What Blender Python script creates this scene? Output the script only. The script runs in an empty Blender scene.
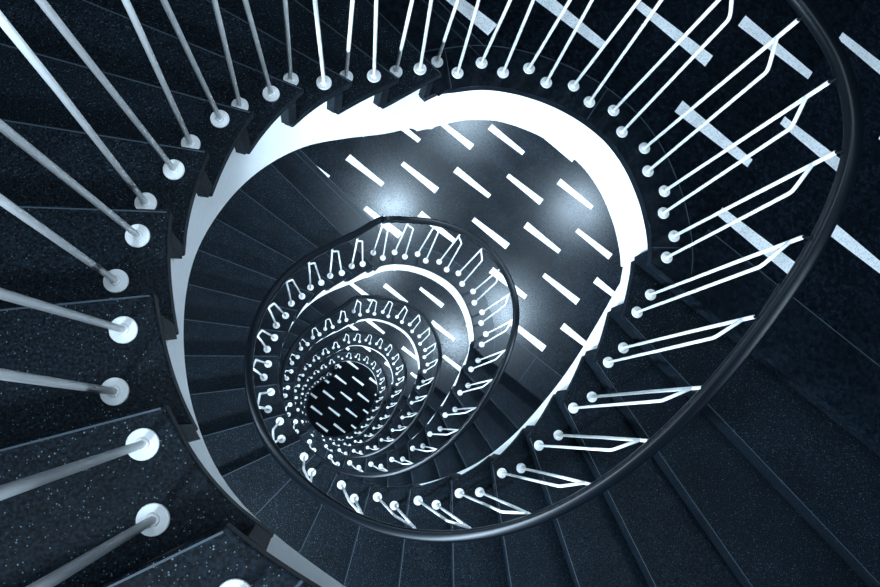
import bpy, bmesh, math
from mathutils import Vector, Matrix

C = bpy.context.scene.collection
PI = math.pi

# ---------------------------------------------------------------- camera
# depths are measured downwards from the camera; plan coordinates are metres east / south of it
ZC = 20.50                      # camera height above the ground floor
F_PX = 749.02
NRM = Vector((-0.16026013, 0.16713645, 0.97282172))
EX = Vector((0.98707481, 0.02713605, 0.15794602))
EY = NRM.cross(EX)
cam_d = bpy.data.cameras.new('camera')
cam_d.sensor_width = 36.0
cam_d.lens = F_PX * 36.0 / 880.0
cam_d.clip_start = 0.02
cam_d.clip_end = 200
cam = bpy.data.objects.new('camera', cam_d)
C.objects.link(cam)
right = Vector((EX[0], -EY[0], -NRM[0]))
down = Vector((EX[1], -EY[1], -NRM[1]))
fwd = Vector((EX[2], -EY[2], -NRM[2]))
M = Matrix((( right[0], -down[0], -fwd[0], 0),
            ( right[1], -down[1], -fwd[1], 0),
            ( right[2], -down[2], -fwd[2], ZC),
            (0, 0, 0, 1)))
cam.matrix_world = M
bpy.context.scene.camera = cam

# ---------------------------------------------------------------- world, light levels, exposure
w = bpy.data.worlds.new('world')
bpy.context.scene.world = w
w.use_nodes = True
w.node_tree.nodes['Background'].inputs[0].default_value = (0.55, 0.75, 1.0, 1)
w.node_tree.nodes['Background'].inputs[1].default_value = 0.02
TINT = (0.60, 0.81, 1.0)
TOP_FILL_W = 90.0
LAMP_W = 55.0
WALL_FILL_W = 65.0
vs = bpy.context.scene.view_settings
vs.view_transform = 'Standard'
vs.look = 'None'
vs.gamma = 1.0
vs.use_curve_mapping = False
vs.exposure = 0.75

# ---------------------------------------------------------------- dimensions read off the stair
H = 3.4                         # storey height
Z1 = 2.708                      # depth of the first landing below the camera
R0 = H / 20                     # rise of one step
DEPTH6 = ZC                     # ground floor
PHI = math.radians(37.19)       # direction of the tile rows
U, V = 0.774, 0.5144            # tile pattern pitch
UD = (math.cos(PHI), math.sin(PHI))
VD = (-UD[1], UD[0])
OX, OY = 0.350, -2.101          # one inlay centre
SLAB = 0.04

def base_depth(lv):             # depth of landing lv (0 is above the camera)
    return Z1 + (lv - 1) * H
def rise(lv):
    return (DEPTH6 - base_depth(5)) / 20 if lv == 5 else R0

def W3(x, y, d):
    return Vector((x, -y, ZC - d))

CORN = [(1.279,-.613),(1.227,-.423),(1.162,-.255),(1.070,-.088),(.962,.066),(.825,.195),(.659,.283),(.476,.333),
        (.285,.332),(.115,.270),(-.088,.094),(-.183,-.054),(-.243,-.236),(-.252,-.423),(-.218,-.599),(-.150,-.768),
        (-.040,-.920),(.099,-1.037),(.255,-1.138),(.428,-1.246)]
CORN_TOP = {10:(-.109,.128),11:(-.225,-.027),12:(-.287,-.223),13:(-.302,-.420),14:(-.261,-.610),15:(-.182,-.782),
            16:(-.061,-.933),17:(.083,-1.045),18:(.247,-1.148),19:(.421,-1.262)}
DIRS = [37.2, 45.7, 55.1, 63.5, 71.9, 81.5, 89.0, 96.6, 104.6, 114.8, 154.8, 164.4, 172.5, 179.5, 186.3, 192.8, 199.8,
        207.7, 216.0, 224.0]
EDGE = [(.508,-1.288),(.612,-1.307),(.717,-1.304),(.822,-1.284),(.929,-1.248),(1.034,-1.192),(1.132,-1.112),
        (1.205,-1.007),(1.255,-.883),(1.278,-.780),(1.286,-.690)]
LAND = [((.428,-1.392),(.509,-1.352)),((.606,-1.402),(.693,-1.368)),((.800,-1.394),(.870,-1.339)),
        ((.984,-1.334),(1.048,-1.269)),((1.149,-1.240),(1.181,-1.151)),((1.274,-1.088),(1.284,-.992)),
        ((1.350,-.912),(1.341,-.821)),((1.381,-.728),(1.345,-.640))]
STEP = {1:((1.350,-.520),(1.287,-.445)),2:((1.294,-.315),(1.223,-.252)),3:((1.209,-.111),(1.121,-.062)),
        4:((1.104,.059),(1.010,.105)),5:((.970,.216),(.876,.238)),6:((.804,.340),(.702,.344)),
        7:((.614,.415),(.520,.392)),8:((.416,.433),(.327,.388)),9:((.214,.409),(.143,.337)),
        10:((-.019,.279),(-.065,.193)),11:((-.201,.097),(-.214,-.005)),12:((-.295,-.078),(-.282,-.183)),
        13:((-.340,-.282),(-.316,-.367)),14:((-.337,-.477),(-.293,-.556)),15:((-.293,-.660),(-.233,-.729)),
        16:((-.202,-.842),(-.129,-.896)),17:((-.073,-.993),(.006,-1.032)),18:((.073,-1.119),(.162,-1.145)),
        19:((.244,-1.237),(.332,-1.258))}
STEP_TOP = {11:((-.230,.139),(-.251,.032)),12:((-.338,-.051),(-.331,-.156)),13:((-.393,-.271),(-.359,-.363)),
            14:((-.387,-.479),(-.332,-.559)),15:((-.329,-.685),(-.262,-.755)),16:((-.234,-.866),(-.151,-.908)),
            17:((-.106,-1.034),(-.006,-1.032)),18:((.066,-1.138),(.159,-1.149)),19:((.250,-1.254),(.338,-1.272)),
            9:((.214,.409),(.143,.337)),10:((-.040,.300),(-.095,.215))}
TOP_L = [.93,.96,.98,.985,.985,.985,.985,.985]
TOP_S = [0,1.0,.98,.97,.957,.935,.922,.905,.895,.88,.87,.865,.865,.865,.87,.885,.90,.905,.905,.90]
CEN = (.5, -.5)

# stair hall outline: half round on the stair side, square on the landing side
WC_U, WC_V, WR = 0.096, -0.70, 2.45
V_BACK = -5.4
def uv2xy(a, b):
    return (a*UD[0] + b*VD[0], a*UD[1] + b*VD[1])
def xy2uv(x, y):
    return (x*UD[0] + y*UD[1], x*VD[0] + y*VD[1])

# ---------------------------------------------------------------- materials
def mat(name):
    m = bpy.data.materials.new(name); m.use_nodes = True
    nt = m.node_tree
    return m, nt, nt.nodes['Principled BSDF']
def node(nt, t, **kw):
    n = nt.nodes.new(t)
    for k, v in kw.items(): setattr(n, k, v)
    return n
def mth(nt, op, a, b=None, c=None):
    n = nt.nodes.new('ShaderNodeMath'); n.operation = op
    for i, v in enumerate((a, b, c)):
        if v is None: continue
        if isinstance(v, (int, float)): n.inputs[i].default_value = v
        else: nt.links.new(v, n.inputs[i])
    return n.outputs[0]
def mixc(nt, fac, a, b):
    n = nt.nodes.new('ShaderNodeMix'); n.data_type = 'RGBA'
    if isinstance(fac, (int, float)): n.inputs[0].default_value = fac
    else: nt.links.new(fac, n.inputs[0])
    for i, v in ((6, a), (7, b)):
        if isinstance(v, tuple): n.inputs[i].default_value = v
        else: nt.links.new(v, n.inputs[i])
    return n.outputs[2]

def granite_color(nt, base, light, fleck, fl_amount, scale):
    geo = node(nt, 'ShaderNodeNewGeometry')
    pos = geo.outputs['Position']
    n1 = node(nt, 'ShaderNodeTexNoise'); n1.inputs['Scale'].default_value = scale; n1.inputs['Detail'].default_value = 5
    nt.links.new(pos, n1.inputs['Vector'])
    n3 = node(nt, 'ShaderNodeTexNoise'); n3.inputs['Scale'].default_value = 6; n3.inputs['Detail'].default_value = 3
    nt.links.new(pos, n3.inputs['Vector'])
    r1 = node(nt, 'ShaderNodeValToRGB'); r1.color_ramp.elements[0].position = .38; r1.color_ramp.elements[1].position = .68
    r1.color_ramp.elements[0].color = base; r1.color_ramp.elements[1].color = light
    nt.links.new(n1.outputs['Fac'], r1.inputs['Fac'])
    vo = node(nt, 'ShaderNodeTexVoronoi'); vo.inputs['Scale'].default_value = 270
    nt.links.new(pos, vo.inputs['Vector'])
    sep = node(nt, 'ShaderNodeSeparateColor'); nt.links.new(vo.outputs['Color'], sep.inputs[0])
    pick = mth(nt, 'GREATER_THAN', sep.outputs[0], 1 - fl_amount)
    size = mth(nt, 'MULTIPLY_ADD', sep.outputs[1], .26, .10)
    near = mth(nt, 'LESS_THAN', vo.outputs['Distance'], size)
    f = mth(nt, 'MULTIPLY', mth(nt, 'MULTIPLY', pick, near), mth(nt, 'MULTIPLY_ADD', sep.outputs[2], .8, .2))
    c = mixc(nt, f, r1.outputs['Color'], fleck)
    big = mth(nt, 'MULTIPLY_ADD', n3.outputs['Fac'], 1.0, .5)
    mx = node(nt, 'ShaderNodeVectorMath', operation='SCALE'); nt.links.new(c, mx.inputs[0]); nt.links.new(big, mx.inputs['Scale'])
    return mx.outputs[0]

def make_granite():
    m, nt, b = mat('dark_granite')
    c = granite_color(nt, (.0007,.0014,.0024,1), (.0088,.0148,.0215,1), (.13,.165,.19,1), .26, 190)
    nt.links.new(c, b.inputs['Base Color'])
    b.inputs['Roughness'].default_value = .5
    b.inputs['Specular IOR Level'].default_value = .07
    nb = node(nt, 'ShaderNodeTexNoise'); nb.inputs['Scale'].default_value = 120
    g = node(nt, 'ShaderNodeNewGeometry'); nt.links.new(g.outputs['Position'], nb.inputs['Vector'])
    bp = node(nt, 'ShaderNodeBump'); bp.inputs['Strength'].default_value = .25; bp.inputs['Distance'].default_value = .002
    nt.links.new(nb.outputs['Fac'], bp.inputs['Height']); nt.links.new(bp.outputs['Normal'], b.inputs['Normal'])
    return m
GRANITE = make_granite()

def make_plain(name, col, rough=.5, spec=.5, metal=0):
    m, nt, b = mat(name)
    n1 = node(nt, 'ShaderNodeTexNoise'); n1.inputs['Scale'].default_value = 35; n1.inputs['Detail'].default_value = 4
    g = node(nt, 'ShaderNodeNewGeometry'); nt.links.new(g.outputs['Position'], n1.inputs['Vector'])
    c = mixc(nt, n1.outputs['Fac'], tuple(v*.93 for v in col)+(1,), tuple(min(1, v*1.05) for v in col)+(1,))
    nt.links.new(c, b.inputs['Base Color'])
    b.inputs['Roughness'].default_value = rough
    b.inputs['Specular IOR Level'].default_value = spec
    b.inputs['Metallic'].default_value = metal
    return m
WHITE = make_plain('white_plaster', (.92,.91,.90), .6, .3)
ENAMEL = make_plain('white_enamel', (.90,.88,.86), .35, .5)
ROSE = make_plain('pale_steel', (.74,.72,.70), .4, .4)
BLACK = make_plain('black_handrail', (.0015,.003,.005), .38, .15)
JOINT = make_plain('tile_joint', (.035,.05,.065), .6, .3)
EDGE_GLINT = make_plain('edge_glint', (.028,.042,.056), .4, .4)  # paler colour stands in for light caught on the step edges
WALL = make_plain('dark_wall', (.015,.022,.032), .7, .2)
HOUSING = make_plain('lamp_housing', (.5,.52,.55), .4, .5)

def make_tiles(name, ox, oy, dim=1.0):
    """dark stone tiles, each framed at two ends by a tapering white inlay"""
    m, nt, b = mat(name)
    geo = node(nt, 'ShaderNodeNewGeometry')
    sp = node(nt, 'ShaderNodeSeparateXYZ'); nt.links.new(geo.outputs['Position'], sp.inputs[0])
    X = mth(nt, 'SUBTRACT', sp.outputs['X'], ox)
    Y = mth(nt, 'SUBTRACT', mth(nt, 'MULTIPLY', sp.outputs['Y'], -1.0), oy)
    a = mth(nt, 'ADD', mth(nt, 'MULTIPLY', X, UD[0]), mth(nt, 'MULTIPLY', Y, UD[1]))
    c = mth(nt, 'ADD', mth(nt, 'MULTIPLY', X, VD[0]), mth(nt, 'MULTIPLY', Y, VD[1]))
    i = mth(nt, 'FLOOR', mth(nt, 'MULTIPLY_ADD', a, 2/U, .5))
    la = mth(nt, 'SUBTRACT', a, mth(nt, 'MULTIPLY', i, U/2))
    par = mth(nt, 'FLOORED_MODULO', i, 2.0)
    vv = mth(nt, 'SUBTRACT', c, mth(nt, 'MULTIPLY', par, V/2))
    j = mth(nt, 'FLOOR', mth(nt, 'MULTIPLY_ADD', vv, 1/V, .5))
    lb = mth(nt, 'SUBTRACT', vv, mth(nt, 'MULTIPLY', j, V))
    sign = mth(nt, 'MULTIPLY_ADD', par, 2.0, -1.0)            # odd columns widen towards +u
    wdt = mth(nt, 'MULTIPLY_ADD', mth(nt, 'MULTIPLY', la, sign), .0108/.378, .0265)
    alb = mth(nt, 'ABSOLUTE', lb); ala = mth(nt, 'ABSOLUTE', la)
    stripe = mth(nt, 'MULTIPLY', mth(nt, 'LESS_THAN', alb, wdt), mth(nt, 'LESS_THAN', ala, .189))
    jt = mth(nt, 'MAXIMUM', mth(nt, 'LESS_THAN', alb, .0016), mth(nt, 'GREATER_THAN', ala, U/4 - .0016))
    cv = node(nt, 'ShaderNodeCombineXYZ'); nt.links.new(i, cv.inputs[0]); nt.links.new(j, cv.inputs[1])
    wn = node(nt, 'ShaderNodeTexWhiteNoise'); nt.links.new(cv.outputs[0], wn.inputs['Vector'])
    tone = mth(nt, 'MULTIPLY_ADD', wn.outputs['Value'], .5, .75)
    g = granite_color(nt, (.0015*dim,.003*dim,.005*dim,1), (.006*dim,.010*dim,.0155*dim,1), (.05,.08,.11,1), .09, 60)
    mx = node(nt, 'ShaderNodeVectorMath', operation='SCALE'); nt.links.new(g, mx.inputs[0]); nt.links.new(tone, mx.inputs['Scale'])
    c1 = mixc(nt, mth(nt, 'MULTIPLY', jt, .6), mx.outputs[0], (.001,.0015,.002,1))
    ns = node(nt, 'ShaderNodeTexNoise'); ns.inputs['Scale'].default_value = 160; nt.links.new(geo.outputs['Position'], ns.inputs['Vector'])
    rs = node(nt, 'ShaderNodeValToRGB'); rs.color_ramp.elements[0].position = .3; rs.color_ramp.elements[1].position = .5
    rs.color_ramp.elements[0].color = (.52,.54,.55,1); rs.color_ramp.elements[1].color = (.88,.87,.86,1)
    nt.links.new(ns.outputs['Fac'], rs.inputs['Fac'])
    c2 = mixc(nt, stripe, c1, rs.outputs['Color'])
    nt.links.new(c2, b.inputs['Base Color'])
    nr = node(nt, 'ShaderNodeTexNoise'); nr.inputs['Scale'].default_value = 3; nt.links.new(geo.outputs['Position'], nr.inputs['Vector'])
    nt.links.new(mth(nt, 'MULTIPLY_ADD', nr.outputs['Fac'], .10, .20), b.inputs['Roughness'])
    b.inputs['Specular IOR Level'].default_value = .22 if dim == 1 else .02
    return m
TILES = make_tiles('inlaid_tiles', OX, OY)
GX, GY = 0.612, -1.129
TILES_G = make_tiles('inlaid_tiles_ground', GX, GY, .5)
def make_border():
    m, nt, b = mat('border_stone')
    g = granite_color(nt, (.0015,.003,.005,1), (.0065,.011,.0165,1), (.05,.08,.11,1), .10, 60)
    nt.links.new(g, b.inputs['Base Color']); b.inputs['Roughness'].default_value = .30; b.inputs['Specular IOR Level'].default_value = .18
    return m
BORDER = make_border()
def make_glow(name, s):
    m, nt, b = mat(name)
    b.inputs['Base Color'].default_value = (.8,.8,.8,1)
    b.inputs['Emission Color'].default_value = TINT + (1,)
    b.inputs['Emission Strength'].default_value = s
    return m
GLOW = make_glow('lamp_diffuser', 6.0)

# ---------------------------------------------------------------- helpers
def link(name, me, mats, parent=None):
    for m in (mats if isinstance(mats, (list, tuple)) else [mats]): me.materials.append(m)
    o = bpy.data.objects.new(name, me); C.objects.link(o)
    if parent is not None:
        o.parent = parent
        o.matrix_parent_inverse = Matrix.Translation(-parent.location)
    return o
def finish(name, bm, mats, parent=None, smooth=False):
    bmesh.ops.recalc_face_normals(bm, faces=bm.faces)
    me = bpy.data.meshes.new(name); bm.to_mesh(me); bm.free()
    if smooth:
        for pl in me.polygons: pl.use_smooth = True
    return link(name, me, mats, parent)
def empty(name, loc):
    o = bpy.data.objects.new(name, None); C.objects.link(o); o.location = loc; o.empty_display_size = .2
    return o
def tag(o, label=None, cat=None, group=None, kind=None):
    if label: o['label'] = label
    if cat: o['category'] = cat
    if group: o['group'] = group
    if kind: o['kind'] = kind
    return o
def bevel(o, wd, seg=2):
    md = o.modifiers.new('bevel', 'BEVEL'); md.width = wd; md.segments = seg; md.limit_method = 'ANGLE'; md.angle_limit = math.radians(50)
def prism(bm, pts, d0, d1):
    """closed slab between depth d0 (top) and d1 (bottom)"""
    t = [bm.verts.new(W3(x, y, d0)) for x, y in pts]
    b = [bm.verts.new(W3(x, y, d1)) for x, y in pts]
    bm.faces.new(t); bm.faces.new(b[::-1])
    n = len(pts)
    for i in range(n): bm.faces.new((t[i], b[i], b[(i+1) % n], t[(i+1) % n]))
def tube(bm, pts, rads, seg=14, cap=True):
    rings = []
    n = len(pts)
    up = None
    for i, p in enumerate(pts):
        t = (pts[min(i+1, n-1)] - pts[max(i-1, 0)]).normalized()
        if up is None:
            a = Vector((0, 0, 1)) if abs(t.z) < .9 else Vector((1, 0, 0))
            up = (a - a.dot(t)*t).normalized()
        else:
            up = (up - up.dot(t)*t).normalized()
        s = t.cross(up)
        r = rads[i] if isinstance(rads, (list, tuple)) else rads
        rings.append([bm.verts.new(p + r*(math.cos(2*PI*k/seg)*up + math.sin(2*PI*k/seg)*s)) for k in range(seg)])
    for A, B_ in zip(rings, rings[1:]):
        for k in range(seg): bm.faces.new((A[k], A[(k+1) % seg], B_[(k+1) % seg], B_[k]))
    if cap:
        bm.faces.new(rings[0][::-1]); bm.faces.new(rings[-1])
def lathe(bm, x, y, prof, seg=28):
    """profile of (radius, world z) from the outside bottom up to the axis"""
    rings = []
    for r, z in prof:
        rings.append([bm.verts.new((x + r*math.cos(2*PI*k/seg), -y + r*math.sin(2*PI*k/seg), z)) for k in range(seg)])
    for A, B_ in zip(rings, rings[1:]):
        for k in range(seg): bm.faces.new((A[k], A[(k+1) % seg], B_[(k+1) % seg], B_[k]))
    bm.faces.new(rings[0][::-1]); bm.faces.new(rings[-1])

# inner edge of the stair as one closed smooth curve, parameter 0..20 (19..20 is the landing)
def edge_curve(top, offset=0.0, N=12):
    pts = [CORN_TOP.get(k, CORN[k]) if top else CORN[k] for k in range(20)] + EDGE
    ss = list(range(20)) + [19 + (i+1)/12 for i in range(len(EDGE))]
    n = len(pts); P = []; S = []
    for i in range(n):
        a, b, c, d = (Vector(pts[q % n]) for q in (i-1, i, i+1, i+2))
        s1 = ss[i+1] if i+1 < n else 20
        for q in range(N):
            t = q/N
            P.append(.5*((2*b)+(-a+c)*t+(2*a-5*b+4*c-d)*t*t+(-a+3*b-3*c+d)*t**3)); S.append(ss[i]+(s1-ss[i])*t)
    if offset:
        Q = []
        m = len(P)
        for i in range(m):
            t = (P[(i+1) % m]-P[i-1]).normalized(); nn = Vector((t.y, -t.x))
            if nn.dot(P[i]-Vector(CEN)) < 0: nn = -nn
            Q.append(P[i]+offset*nn)
        P = Q
    return P, S
class Curve:
    def __init__(s, top, off=0.0): s.P, s.S = edge_curve(top, off)
    def at(s, t):
        t = t % 20
        for i in range(len(s.S)):
            s0 = s.S[i]; s1 = s.S[i+1] if i+1 < len(s.S) else 20
            if s0 <= t <= s1:
                f = (t-s0)/(s1-s0); return s.P[i].lerp(s.P[(i+1) % len(s.P)], f)
    def run(s, a, b):
        """points from a to b"""
        out = [s.at(a)]
        out += [p for p, q in zip(s.P, s.S) if a+1e-4 < q < b-1e-4]
        out.append(s.at(b)); return out

def to_wall(p, ang):
    """distance from p along the direction ang to the hall wall"""
    d = (math.cos(ang), math.sin(ang))
    pu, pv = xy2uv(p[0], p[1]); du, dv = xy2uv(*d)
    ru, rv = pu-WC_U, pv-WC_V
    b = ru*du+rv*dv; c = ru*ru+rv*rv-(WR-.004)**2
    t = -b+math.sqrt(b*b-c)
    if pv+t*dv < WC_V and abs(du) > 1e-6:
        t = ((WC_U+(WR-.004)*(1 if du > 0 else -1))-pu)/du
    return t
def dirv(k): a = math.radians(DIRS[k]); return Vector((math.cos(a), math.sin(a)))
def fwdv(k): a = math.radians(DIRS[k]); return Vector((-math.sin(a), math.cos(a)))   # downhill

# ---------------------------------------------------------------- stair hall walls
def wall(name, poly, t=.2):
    """poly: list of plan points on the inner face, thickened outwards"""
    bm = bmesh.new()
    n = len(poly); out = []
    for i in range(n):
        a = Vector(poly[max(i-1, 0)]); b = Vector(poly[min(i+1, n-1)])
        tt = (b-a).normalized(); nn = Vector((tt.y, -tt.x))
        if nn.dot(Vector(poly[i])-Vector(uv2xy(WC_U, -2.2))) < 0: nn = -nn
        out.append(Vector(poly[i])+t*nn)
    prism(bm, [tuple(p) for p in poly]+[tuple(p) for p in out[::-1]], -4.2, DEPTH6+.2)
    return tag(finish(name, bm, WALL), kind='structure')
arc = [uv2xy(WC_U+WR*math.cos(t), WC_V+WR*math.sin(t)) for t in [PI*i/48 for i in range(49)]]
wall('wall_stair', arc)
wall('wall_right', [uv2xy(WC_U+WR, WC_V), uv2xy(WC_U+WR, V_BACK)])
wall('wall_left', [uv2xy(WC_U-WR, WC_V), uv2xy(WC_U-WR, V_BACK)])
wall('wall_back', [uv2xy(WC_U-WR, V_BACK), uv2xy(WC_U+WR, V_BACK)])

# ground floor and roof, with a glowing pane added over the well as fill
outline = arc + [uv2xy(WC_U-WR, V_BACK), uv2xy(WC_U+WR, V_BACK)]
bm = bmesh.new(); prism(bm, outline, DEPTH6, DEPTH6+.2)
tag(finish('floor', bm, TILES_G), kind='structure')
SKY_D = -4.0
bm = bmesh.new()
seg = 48
ring = [(CEN[0]+1.35*math.cos(2*PI*k/seg), CEN[1]+1.35*math.sin(2*PI*k/seg)) for k in range(seg)]
ou = [bm.verts.new(W3(x, y, SKY_D)) for x, y in outline]
inn = [bm.verts.new(W3(x, y, SKY_D)) for x, y in ring]
es = [bm.edges.new((ou[i], ou[(i+1) % len(ou)])) for i in range(len(ou))]+[bm.edges.new((inn[i], inn[(i+1) % seg])) for i in range(seg)]
bmesh.ops.triangle_fill(bm, edges=es, use_beauty=True)
r_ = bmesh.ops.extrude_face_region(bm, geom=bm.faces[:])
bmesh.ops.translate(bm, verts=[v for v in r_['geom'] if isinstance(v, bmesh.types.BMVert)], vec=(0, 0, .2))
tag(finish('ceiling', bm, WALL), kind='structure')
bm = bmesh.new(); prism(bm, ring, SKY_D-.08, SKY_D-.06)
tag(finish('fill_pane_1', bm, make_glow('top_fill_pane', 3.0)), kind='structure')
ld = bpy.data.lights.new('top_fill', 'AREA'); ld.shape = 'DISK'; ld.size = 2.6; ld.energy = TOP_FILL_W; ld.color = TINT  # unseen fill light added above the well
lo = bpy.data.objects.new('top_fill', ld); C.objects.link(lo); lo.location = W3(CEN[0], CEN[1], SKY_D-.02)

# ---------------------------------------------------------------- landings
LAMPS = [(-.95, -2.75), (1.0, -2.55), (1.0, -4.35), (-.95, -4.35)]
ORD = ['', 'first', 'second', 'third', 'fourth', 'fifth']
crv = Curve(False); crv_top = Curve(True); crv_s = Curve(False, .025); crv_so = Curve(False, .085)
crv_st = Curve(True, .025); crv_sto = Curve(True, .085); crv_b = Curve(False, .17)
LAND_CURVES = [(crv, crv_s, crv_so, crv_b), (crv_top, crv_st, crv_sto, Curve(True, .17))]

def strip(bm, pts, wdt, d, mi):
    """thin flush line along pts"""
    pts = [Vector(p) for p in pts]
    L = []; Rr = []
    for i, p in enumerate(pts):
        t = (pts[min(i+1, len(pts)-1)]-pts[max(i-1, 0)]).normalized(); nn = Vector((t.y, -t.x))
        L.append(bm.verts.new(W3(*(p+nn*wdt/2), d))); Rr.append(bm.verts.new(W3(*(p-nn*wdt/2), d)))
    for i in range(len(pts)-1):
        fc = bm.faces.new((L[i], L[i+1], Rr[i+1], Rr[i])); fc.material_index = mi

def landing(lv):
    D = base_depth(lv)
    crv, crv_s, crv_so, crv_b = LAND_CURVES[1 if lv == 1 else 0]
    bm = bmesh.new()
    inner = crv.run(18.755, 19.9999)                       # T19 corner (tucked under) to the front nosing
    a0 = inner[0]; a1 = inner[-1]
    k0 = math.radians(DIRS[19]); t0 = to_wall(a0, k0); e0 = a0+t0*dirv(19)
    k1 = math.radians(DIRS[0]); t1 = to_wall(a1, k1); e1 = a1+t1*dirv(0)
    poly = [tuple(p) for p in inner]+[tuple(e1), uv2xy(WC_U+WR-.004, V_BACK+.004), uv2xy(WC_U-WR+.004, V_BACK+.004), tuple(e0)]
    prism(bm, poly, D, D+SLAB)
    bm.normal_update()
    for fc in bm.faces:
        if abs(fc.normal.z) < .5: fc.material_index = 1
    # border of plain stone laid flush around the well and along both flights
    e = .0006
    arcb = crv_b.run(19.0001, 19.9999)
    ru, rv = xy2uv(*crv_b.at(19.9)); 
    def line_v(u0, u1, v): return [uv2xy(u0, v), uv2xy(u1, v)]
    # arc border polygon
    innr = crv.run(18.97, 19.9999)
    arc_out = []
    for p in arcb:
        arc_out.append(p)
    vs_ = [bm.verts.new(W3(p[0], p[1], D-e)) for p in innr]
    vo_ = [bm.verts.new(W3(p[0], p[1], D-e)) for p in arc_out]
    na, nb = len(vs_), len(vo_)
    i = j = 0
    while i < na-1 or j < nb-1:
        if j == nb-1 or (i < na-1 and i/(na-1) <= j/(nb-1)):
            f_ = bm.faces.new((vs_[i], vs_[i+1], vo_[j])); i += 1
        else:
            f_ = bm.faces.new((vs_[i], vo_[j+1], vo_[j])); j += 1
        f_.material_index = 1
    # right border: band from the nosing line back to v=-1.53
    def band(pts, dd):
        f_ = bm.faces.new([bm.verts.new(W3(x, y, dd)) for x, y in pts]); f_.material_index = 1
    uw = WC_U+WR-.01
    u_in = xy2uv(*a1)[0]+.05
    band([uv2xy(u_in, -1.262), uv2xy(uw, -1.262), uv2xy(uw, -1.53), uv2xy(u_in+.06, -1.53)], D-e*1.5)
    strip(bm, [uv2xy(u_in+.06, -1.53), uv2xy(uw, -1.53)], .004, D-2*e, 2)
    strip(bm, [uv2xy(1.119, -1.544), uv2xy(1.119, -1.27)], .003, D-2*e, 2)
    band([uv2xy(1.42, -1.525), uv2xy(uw, -1.525), uv2xy(uw, -1.74), uv2xy(1.42, -1.74)], D-e*1.5)
    # left border band beside the upper flight
    d9 = dirv(19); f9 = Vector((d9.y, -d9.x)); c19 = crv.at(19.0)
    if f9.dot(Vector(uv2xy(0, -3))-c19) < 0: f9 = -f9
    q0 = c19-d9*.02; L_ = to_wall(c19, k0)-.1
    band([tuple(q0), tuple(q0+d9*L_), tuple(q0+d9*L_+f9*.29), tuple(q0+f9*.29)], D-e*1.5)
    strip(bm, [tuple(q0+f9*.29), tuple(q0+d9*L_+f9*.29)], .004, D-2*e, 2)
    strip(bm, [tuple(q0+f9*.245), tuple(q0+d9*L_+f9*.245)], .003, D-2*e, 2)
    strip(bm, arcb, .004, D-2.5*e, 2)
    for s in (19.06, 19.5, 19.93):
        strip(bm, [crv.at(s), crv_b.at(s)], .003, D-2.5*e, 2)
    fl = tag(finish('floor', bm, [TILES, BORDER, JOINT]), kind='structure')
    # white fascia carrying the slab edge
    bm = bmesh.new()
    sh = .062/(crv.at(19)-crv.at(18)).length
    def fb(s):
        if s < 19.06: return D+.354+.121*max(0, (s-19+sh)/(.06+sh))**1.2
        return D+.452-.082*min(1, (s-19.06)/.22)
    band_wall(bm, crv_s, crv_so, 19.0-sh, 19.93, lambda s: D+SLAB, fb)
    fa = finish('fascia', bm, WHITE, fl, True); fa['label'] = 'white plastered band under the landing edge'
    md = fa.modifiers.new('es', 'EDGE_SPLIT'); md.split_angle = math.radians(40)
    return fl

def band_wall(bm, ci, co, a, b, top, bot, n=None):
    n = n or max(2, int((b-a)*(60 if a >= 18 and b > 19.5 else 8)))
    rows = []
    for i in range(n+1):
        s = a+(b-a)*i/n
        p, q = ci.at(s), co.at(s)
        t, d = top(s), bot(s)
        rows.append([bm.verts.new(W3(*p, t)), bm.verts.new(W3(*p, d)), bm.verts.new(W3(*q, d)), bm.verts.new(W3(*q, t))])
    for A, B_ in zip(rows, rows[1:]):
        for k in range(4): bm.faces.new((A[k], A[(k+1) % 4], B_[(k+1) % 4], B_[k]))
    bm.faces.new(rows[0][::-1]); bm.faces.new(rows[-1])

for lv in range(1, 6): landing(lv)

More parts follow.
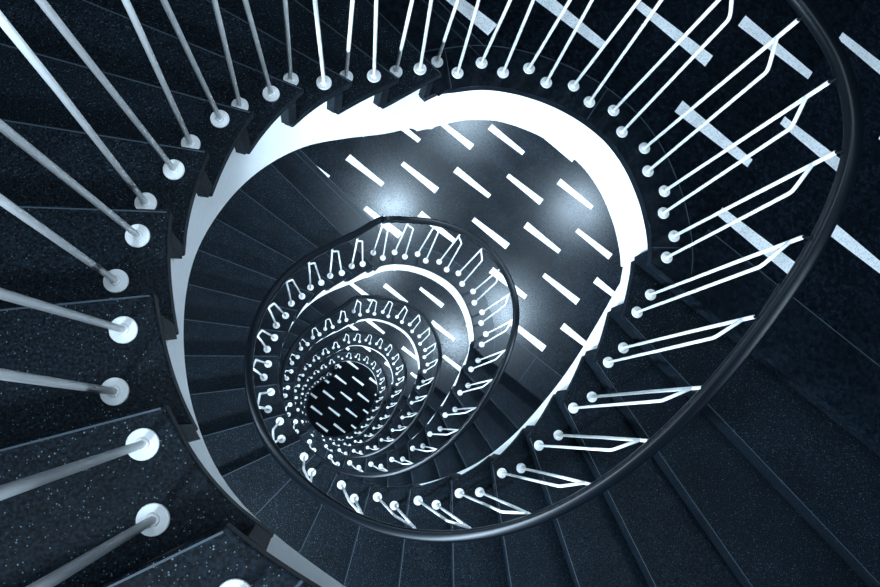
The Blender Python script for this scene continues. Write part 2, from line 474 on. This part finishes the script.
# ---------------------------------------------------------------- flights of steps
PLACE = ['nearest, along the left edge and top',
         'from the right side round the bottom',
         'second turn down, inside the widest handrail loop',
         'third turn down, inside the second handrail loop',
         'fourth turn down, around the small dark well',
         'lowest turn, ending on the dark ground floor']
FL = ['dark granite winder steps with white stringer ' + s for s in PLACE]
def flight(lv, ks):
    D = base_depth(lv); r = rise(lv); top = lv == 0
    cv = crv_top if top else crv
    c0 = cv.at(ks[0]-.5)
    root = empty('stair_flight', W3(CEN[0], CEN[1], D+r*20))
    tag(root, FL[lv], 'stairs')
    for k in ks:
        back = dirv(k-1); front = dirv(k)
        a = cv.at(k-1); b = cv.at(k)
        # back edge tucked 5 cm under the nosing above
        span = (b-a).length
        s_back = k-1-.05/span*1.0
        if k == 1: s_back = 19.946
        ip = cv.run(k-1, k) if k > 1 else [cv.at(0)]+[p for p, q in zip(cv.P, cv.S) if 0 < q < 1]+[cv.at(1)]
        p0 = cv.at(s_back)
        ip = [p0]+ip
        la = to_wall(p0, math.radians(DIRS[k-1])); lb = to_wall(b, math.radians(DIRS[k]))
        if k > 1 or True:
            fa_, fb_ = p0+back*la, b+front*lb
        # follow the wall between the two outer corners
        ua, va = xy2uv(*fa_); ub, vb = xy2uv(*fb_)
        ta, tb = math.atan2(va-WC_V, ua-WC_U), math.atan2(vb-WC_V, ub-WC_U)
        outer = []
        if tb < ta: tb += 2*PI
        for q in range(1, 8):
            t = ta+(tb-ta)*q/8
            if WC_V+(WR)*math.sin(t) > WC_V: outer.append(uv2xy(WC_U+(WR-.004)*math.cos(t), WC_V+(WR-.004)*math.sin(t)))
        poly = [tuple(p) for p in ip]+[tuple(fb_)]+outer[::-1]+[tuple(fa_)]
        bm = bmesh.new()
        prism(bm, poly, D+r*k, D+r*k+SLAB)
        tr = finish('tread', bm, GRANITE, root)
        bevel(tr, .004, 2)
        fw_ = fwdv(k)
        bm = bmesh.new(); m0 = b-fw_*.004+front*.006  # thin strip painting the highlight along the nosing
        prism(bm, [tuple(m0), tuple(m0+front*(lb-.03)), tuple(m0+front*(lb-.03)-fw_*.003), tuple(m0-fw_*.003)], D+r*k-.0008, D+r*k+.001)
        ns_ = finish('nosing_glint', bm, EDGE_GLINT, tr); ns_['label'] = 'pale highlight painted along the step edge'
        # riser below the front nosing, set back 3 cm
        fv = fwdv(k)
        i0 = b-fv*.035; i1 = b-fv*.065
        i0 = i0-front*.004; i1 = i1-front*.004
        # put its inner end on the stair's inner edge
        i0 = cv.at(k-.035/max(span, .1))
        i1 = cv.at(k-.065/max(span, .1))
        l0 = to_wall(i0, math.radians(DIRS[k])); l1 = to_wall(i1, math.radians(DIRS[k]))
        bm = bmesh.new()
        prism(bm, [tuple(i0), tuple(i0+front*l0), tuple(i1+front*l1), tuple(i1)], D+r*k+SLAB, D+r*(k+1))
        ri = finish('riser', bm, GRANITE, tr)
        if k == 10:   # joint between the two slabs of the wide turning step
            bm = bmesh.new()
            m0 = cv.at(9.55); ang = math.radians(134); dd = Vector((math.cos(ang), math.sin(ang)))
            strip(bm, [m0, m0+dd*(to_wall(m0, ang)-.02)], .004, D+r*k-.0008, 0)
            finish('slab_joint', bm, JOINT, tr)
    if ks[0] == 1:   # riser under the landing nosing
        bm = bmesh.new(); f0 = dirv(0)
        i0 = cv.at(19.962); i1 = cv.at(19.93)
        l0 = to_wall(i0, math.radians(DIRS[0])); l1 = to_wall(i1, math.radians(DIRS[0]))
        prism(bm, [tuple(i0), tuple(i0+f0*l0), tuple(i1+f0*l1), tuple(i1)], D+SLAB, D+r)
        finish('riser', bm, GRANITE, root)
    # stringer: stepped top under the treads, smooth underside
    ci, co = (crv_st, crv_sto) if top else (crv_s, crv_so)
    bm = bmesh.new()
    def bot(s):
        e_ = .42+(.16*max(0, min(1, (s-10)/9)))
        if s < 1: e_ = .36+.06*s
        return D+r*s+e_
    def shift(k):
        return .062/max(.05, (cv.at(k)-cv.at(k-1)).length) if k > 0 else .07
    for k in ks:
        band_wall(bm, ci, co, k-1-shift(k-1), k-shift(k), lambda s, k=k: D+r*k+SLAB, bot, 8)
    st = finish('stringer', bm, WHITE, root, True); st['label'] = 'white plastered inner stringer'
    md = st.modifiers.new('es', 'EDGE_SPLIT'); md.split_angle = math.radians(35)
    return root

flight(0, list(range(9, 20)))
for lv in range(1, 6): flight(lv, list(range(1, 20)))

# ---------------------------------------------------------------- railings
TR = .0062
def rosette(x, y, z, parent):
    bm = bmesh.new()
    lathe(bm, x, y, [(.0235, z-.0005), (.0235, z+.004), (.0225, z+.0052), (.0105, z+.0056), (.0098, z+.0085), (.0085, z+.0095), (.005, z+.0097)])
    return finish('base_rosette', bm, ROSE, parent)
def outward(p):
    v = (Vector(p)-Vector(CEN)).normalized(); return v
RL = ['black handrail on paired white balusters ' + s for s in
      ['radiating off the left and top edges',
       'forming the widest complete loop',
       'second loop inward, around the second turn of steps',
       'third loop inward, around the third turn of steps',
       'fourth loop inward, nearly around the dark well',
       'innermost loop, rimming the dark floor']]
def railing(lv):
    D = base_depth(lv); r = rise(lv); top = lv == 0
    pairs = []                                                        # (A, B, depth of base, height)
    if not top:
        for i, (a, b) in enumerate(LAND): pairs.append((a, b, D, D, TOP_L[i], 'L', i))
    for k in range(9 if top else 1, 20):
        a, b = STEP_TOP.get(k, STEP[k]) if top else STEP[k]
        pairs.append((a, b, D+r*k, D+r*k, TOP_S[k]+(.10 if top else 0)*min(1, (19-k)/3), 'S', k))
    root = empty('stair_railing', W3(pairs[0][0][0], pairs[0][0][1], pairs[0][2]))
    tag(root, RL[lv], 'railing')
    # handrail
    path = []
    for a, b, d, _, h, t, k in pairs:
        o = outward(a)
        out_ = .032+({('L',4):.008,('L',5):.022,('L',6):.032,('L',7):.034,('S',1):.032,('S',2):.014}.get((t, k), 0) if lv == 1 else -.010 if lv > 1 else 0)
        path.append(W3(a[0]+o.x*out_, a[1]+o.y*out_, d-h-.012))
    # continue to the first post of the next railing down
    nd = D+r*20
    if lv < 5:
        a = LAND[0][0]; o = outward(a); path.append(W3(a[0]+o.x*.032, a[1]+o.y*.032, nd-TOP_L[0]-.012))
        a = LAND[1][0]; o = outward(a); tail = W3(a[0]+o.x*.032, a[1]+o.y*.032, nd-TOP_L[1]-.012)
    else:
        tail = path[-1]+(path[-1]-path[-2])
        path.append(tail); tail = tail+(path[-1]-path[-2])
    if lv > 0:
        a = (STEP_TOP if lv == 1 else STEP)[19][0]; o = outward(a); head = W3(a[0]+o.x*.032, a[1]+o.y*.032, D-r*1-TOP_S[19]-.012)
        if lv == 1: pass
    else:
        head = path[0]+(path[0]-path[1])
    full = [head]+path+[tail]
    sm = []
    # light smoothing of the measured points
    for _ in range(1):
        g = full[:]
        for i in range(2, len(full)-2): g[i] = full[i]*.5+(full[i-1]+full[i+1])*.25
        full = g
    for i in range(1, len(full)-2):
        a, b, c, d = full[i-1], full[i], full[i+1], full[i+2]
        for q in range(6):
            t = q/6; sm.append(.5*((2*b)+(-a+c)*t+(2*a-5*b+4*c-d)*t*t+(-a+3*b-3*c+d)*t**3))
    sm.append(full[-2])
    bm = bmesh.new()
    hw, hh = .0235, .020
    sec = []
    for k in range(20):
        an = 2*PI*k/20; cx_, sy_ = math.cos(an), math.sin(an)
        sec.append((hw*math.copysign(abs(cx_)**.65, cx_), hh*math.copysign(abs(sy_)**.65, sy_)))
    rings = []
    for i, p in enumerate(sm):
        t = (sm[min(i+1, len(sm)-1)]-sm[max(i-1, 0)]).normalized()
        s = t.cross(Vector((0, 0, 1))).normalized(); u = s.cross(t).normalized()
        rings.append([bm.verts.new(p+s*x+u*y) for x, y in sec])
    for A, B_ in zip(rings, rings[1:]):
        for k in range(20): bm.faces.new((A[k], A[(k+1) % 20], B_[(k+1) % 20], B_[k]))
    bm.faces.new(rings[0][::-1]); bm.faces.new(rings[-1])
    finish('handrail', bm, BLACK, root, True)
    def rail_z(x, y):
        best = min(sm, key=lambda q: (q.x-x)**2+(q.y+y)**2+0*q.z)
        return best.z
    for a, b, d, _, h, t, k in pairs:
        z = ZC-d
        zr = rail_z(*a)-.012
        hA = zr-z
        o = outward(a)
        # straight baluster up to the handrail
        bm = bmesh.new()
        tip = Vector((a[0]+o.x*.004, -(a[1]+o.y*.004), zr))
        tube(bm, [Vector((a[0], -a[1], z+.009)), Vector((a[0], -a[1], z+hA*.6)), tip], TR)
        ob = finish('baluster', bm, ENAMEL, root, True)
        rosette(a[0], a[1], z, ob)
        near = min(sm, key=lambda q: (q.x-tip.x)**2+(q.y-tip.y)**2)
        bm = bmesh.new(); tube(bm, [tip-Vector((0, 0, .004)), tip.lerp(near, .5)+Vector((0, 0, -.004)), near], .0055, 8)
        finish('bracket', bm, BLACK, ob, True)
        # its partner leans in, bends and joins it below the handrail
        lean = .052 if (t == 'S' and k > 13) else .042 if (t == 'S' and k > 10) or (t == 'L' and k < 4) else .026
        if t == 'S' and k < 10: lean = .018
        A2, B2 = Vector(a), Vector(b); n2 = (A2-B2).normalized()
        if t == 'L' and k >= 3: hk, hj = hA-.155, hA-.09
        elif t == 'S' and k < 10: hk, hj = hA-.125, hA-.05
        elif t == 'S' and k < 14: hk, hj = (hA-.065, hA-.02) if k < 12 else (hA-.03, hA-.012)
        else: hk, hj = hA-.085, hA-.05
        K2 = B2+n2*lean
        base = Vector((b[0], -b[1], z+.009)); kink = Vector((K2.x, -K2.y, z+hk)); join = Vector((a[0], -a[1], z+hj))
        e0 = kink+(base-kink).normalized()*.016; e1 = kink+(join-kink).normalized()*.016
        mid = (e0+e1)*.25+kink*.5
        bm = bmesh.new()
        tube(bm, [base, e0, mid, e1, join], TR*.95)
        ob = finish('baluster', bm, ENAMEL, root, True)
        rosette(b[0], b[1], z, ob)
    return root
for lv in range(6): railing(lv)

# ---------------------------------------------------------------- ceiling lamps under the landings
def lamp(x, y, d, label):
    root = empty('ceiling_lamp', W3(x, y, d+.0))
    tag(root, label, 'lamp', 'round ceiling lamps under the landings')
    bm = bmesh.new(); z = ZC-d
    lathe(bm, x, y, [(.15, z), (.16, z-.01), (.16, z-.05), (.135, z-.055)]); finish('housing', bm, HOUSING, root, True)
    bm = bmesh.new(); lathe(bm, x, y, [(.134, z-.056), (.13, z-.07), (.10, z-.078), (.03, z-.082)]); finish('diffuser', bm, GLOW, root, True)
    l = bpy.data.lights.new('lamp_light', 'AREA'); l.shape = 'DISK'; l.size = .3; l.energy = LAMP_W; l.color = TINT
    o = bpy.data.objects.new('lamp_light', l); C.objects.link(o); o.parent = root; o.location = (0, 0, -.09)
for lv in range(1, 6):
    for (a, b) in LAMPS:
        x, y = uv2xy(a, b)
        lamp(x, y, base_depth(lv)+SLAB, 'round ceiling lamp fixed to the underside of a tiled landing')

# ---------------------------------------------------------------- fill lights added on the wall around the flights
def wall_fill(lv, k, label, power):  # unseen lights, added to brighten the stringers and balusters
    D = base_depth(lv)+rise(lv)*k-2.0
    p = crv.at(k-.5); a = math.radians((DIRS[k-1]+DIRS[k])/2)
    t = to_wall(p, a); d = Vector((math.cos(a), math.sin(a)))
    q = p+d*t; z = ZC-D
    root = empty('wall_fill', W3(q.x, q.y, D)); tag(root, label, 'lamp', 'added fill lights on the stair wall')
    def blk(name, w0, h0, d0, d1, m, bev):
        bm = bmesh.new(); s_ = Vector((-d.y, d.x))
        prism(bm, [tuple(q-d*d0-s_*w0), tuple(q-d*d0+s_*w0), tuple(q-d*d1+s_*w0), tuple(q-d*d1-s_*w0)], D-h0, D+h0)
        o = finish(name, bm, m, root); bevel(o, bev, 3)
    blk('mount', .07, .11, .003, .02, HOUSING, .004)
    blk('fill_panel', .11, .15, .021, .085, GLOW, .02)
    l = bpy.data.lights.new('lamp_light', 'AREA'); l.shape = 'RECTANGLE'; l.size = .24; l.size_y = .32; l.energy = WALL_FILL_W*power; l.color = TINT
    o = bpy.data.objects.new('lamp_light', l); C.objects.link(o); o.parent = root
    dv = Vector((-d.x, d.y, 0)); o.rotation_euler = dv.to_track_quat('-Z', 'Z').to_euler(); o.location = dv*.10
for lv in range(0, 6):
    for k in (3, 10, 16):
        if lv == 0 and k == 16: continue
        wall_fill(lv, k, 'unseen square fill light added on the curved stair wall', {3: .6, 10: 1.9, 16: .35}[k]*((1.0 if k == 3 else .65) if lv == 0 else .5 if lv == 1 and k == 3 else 1))
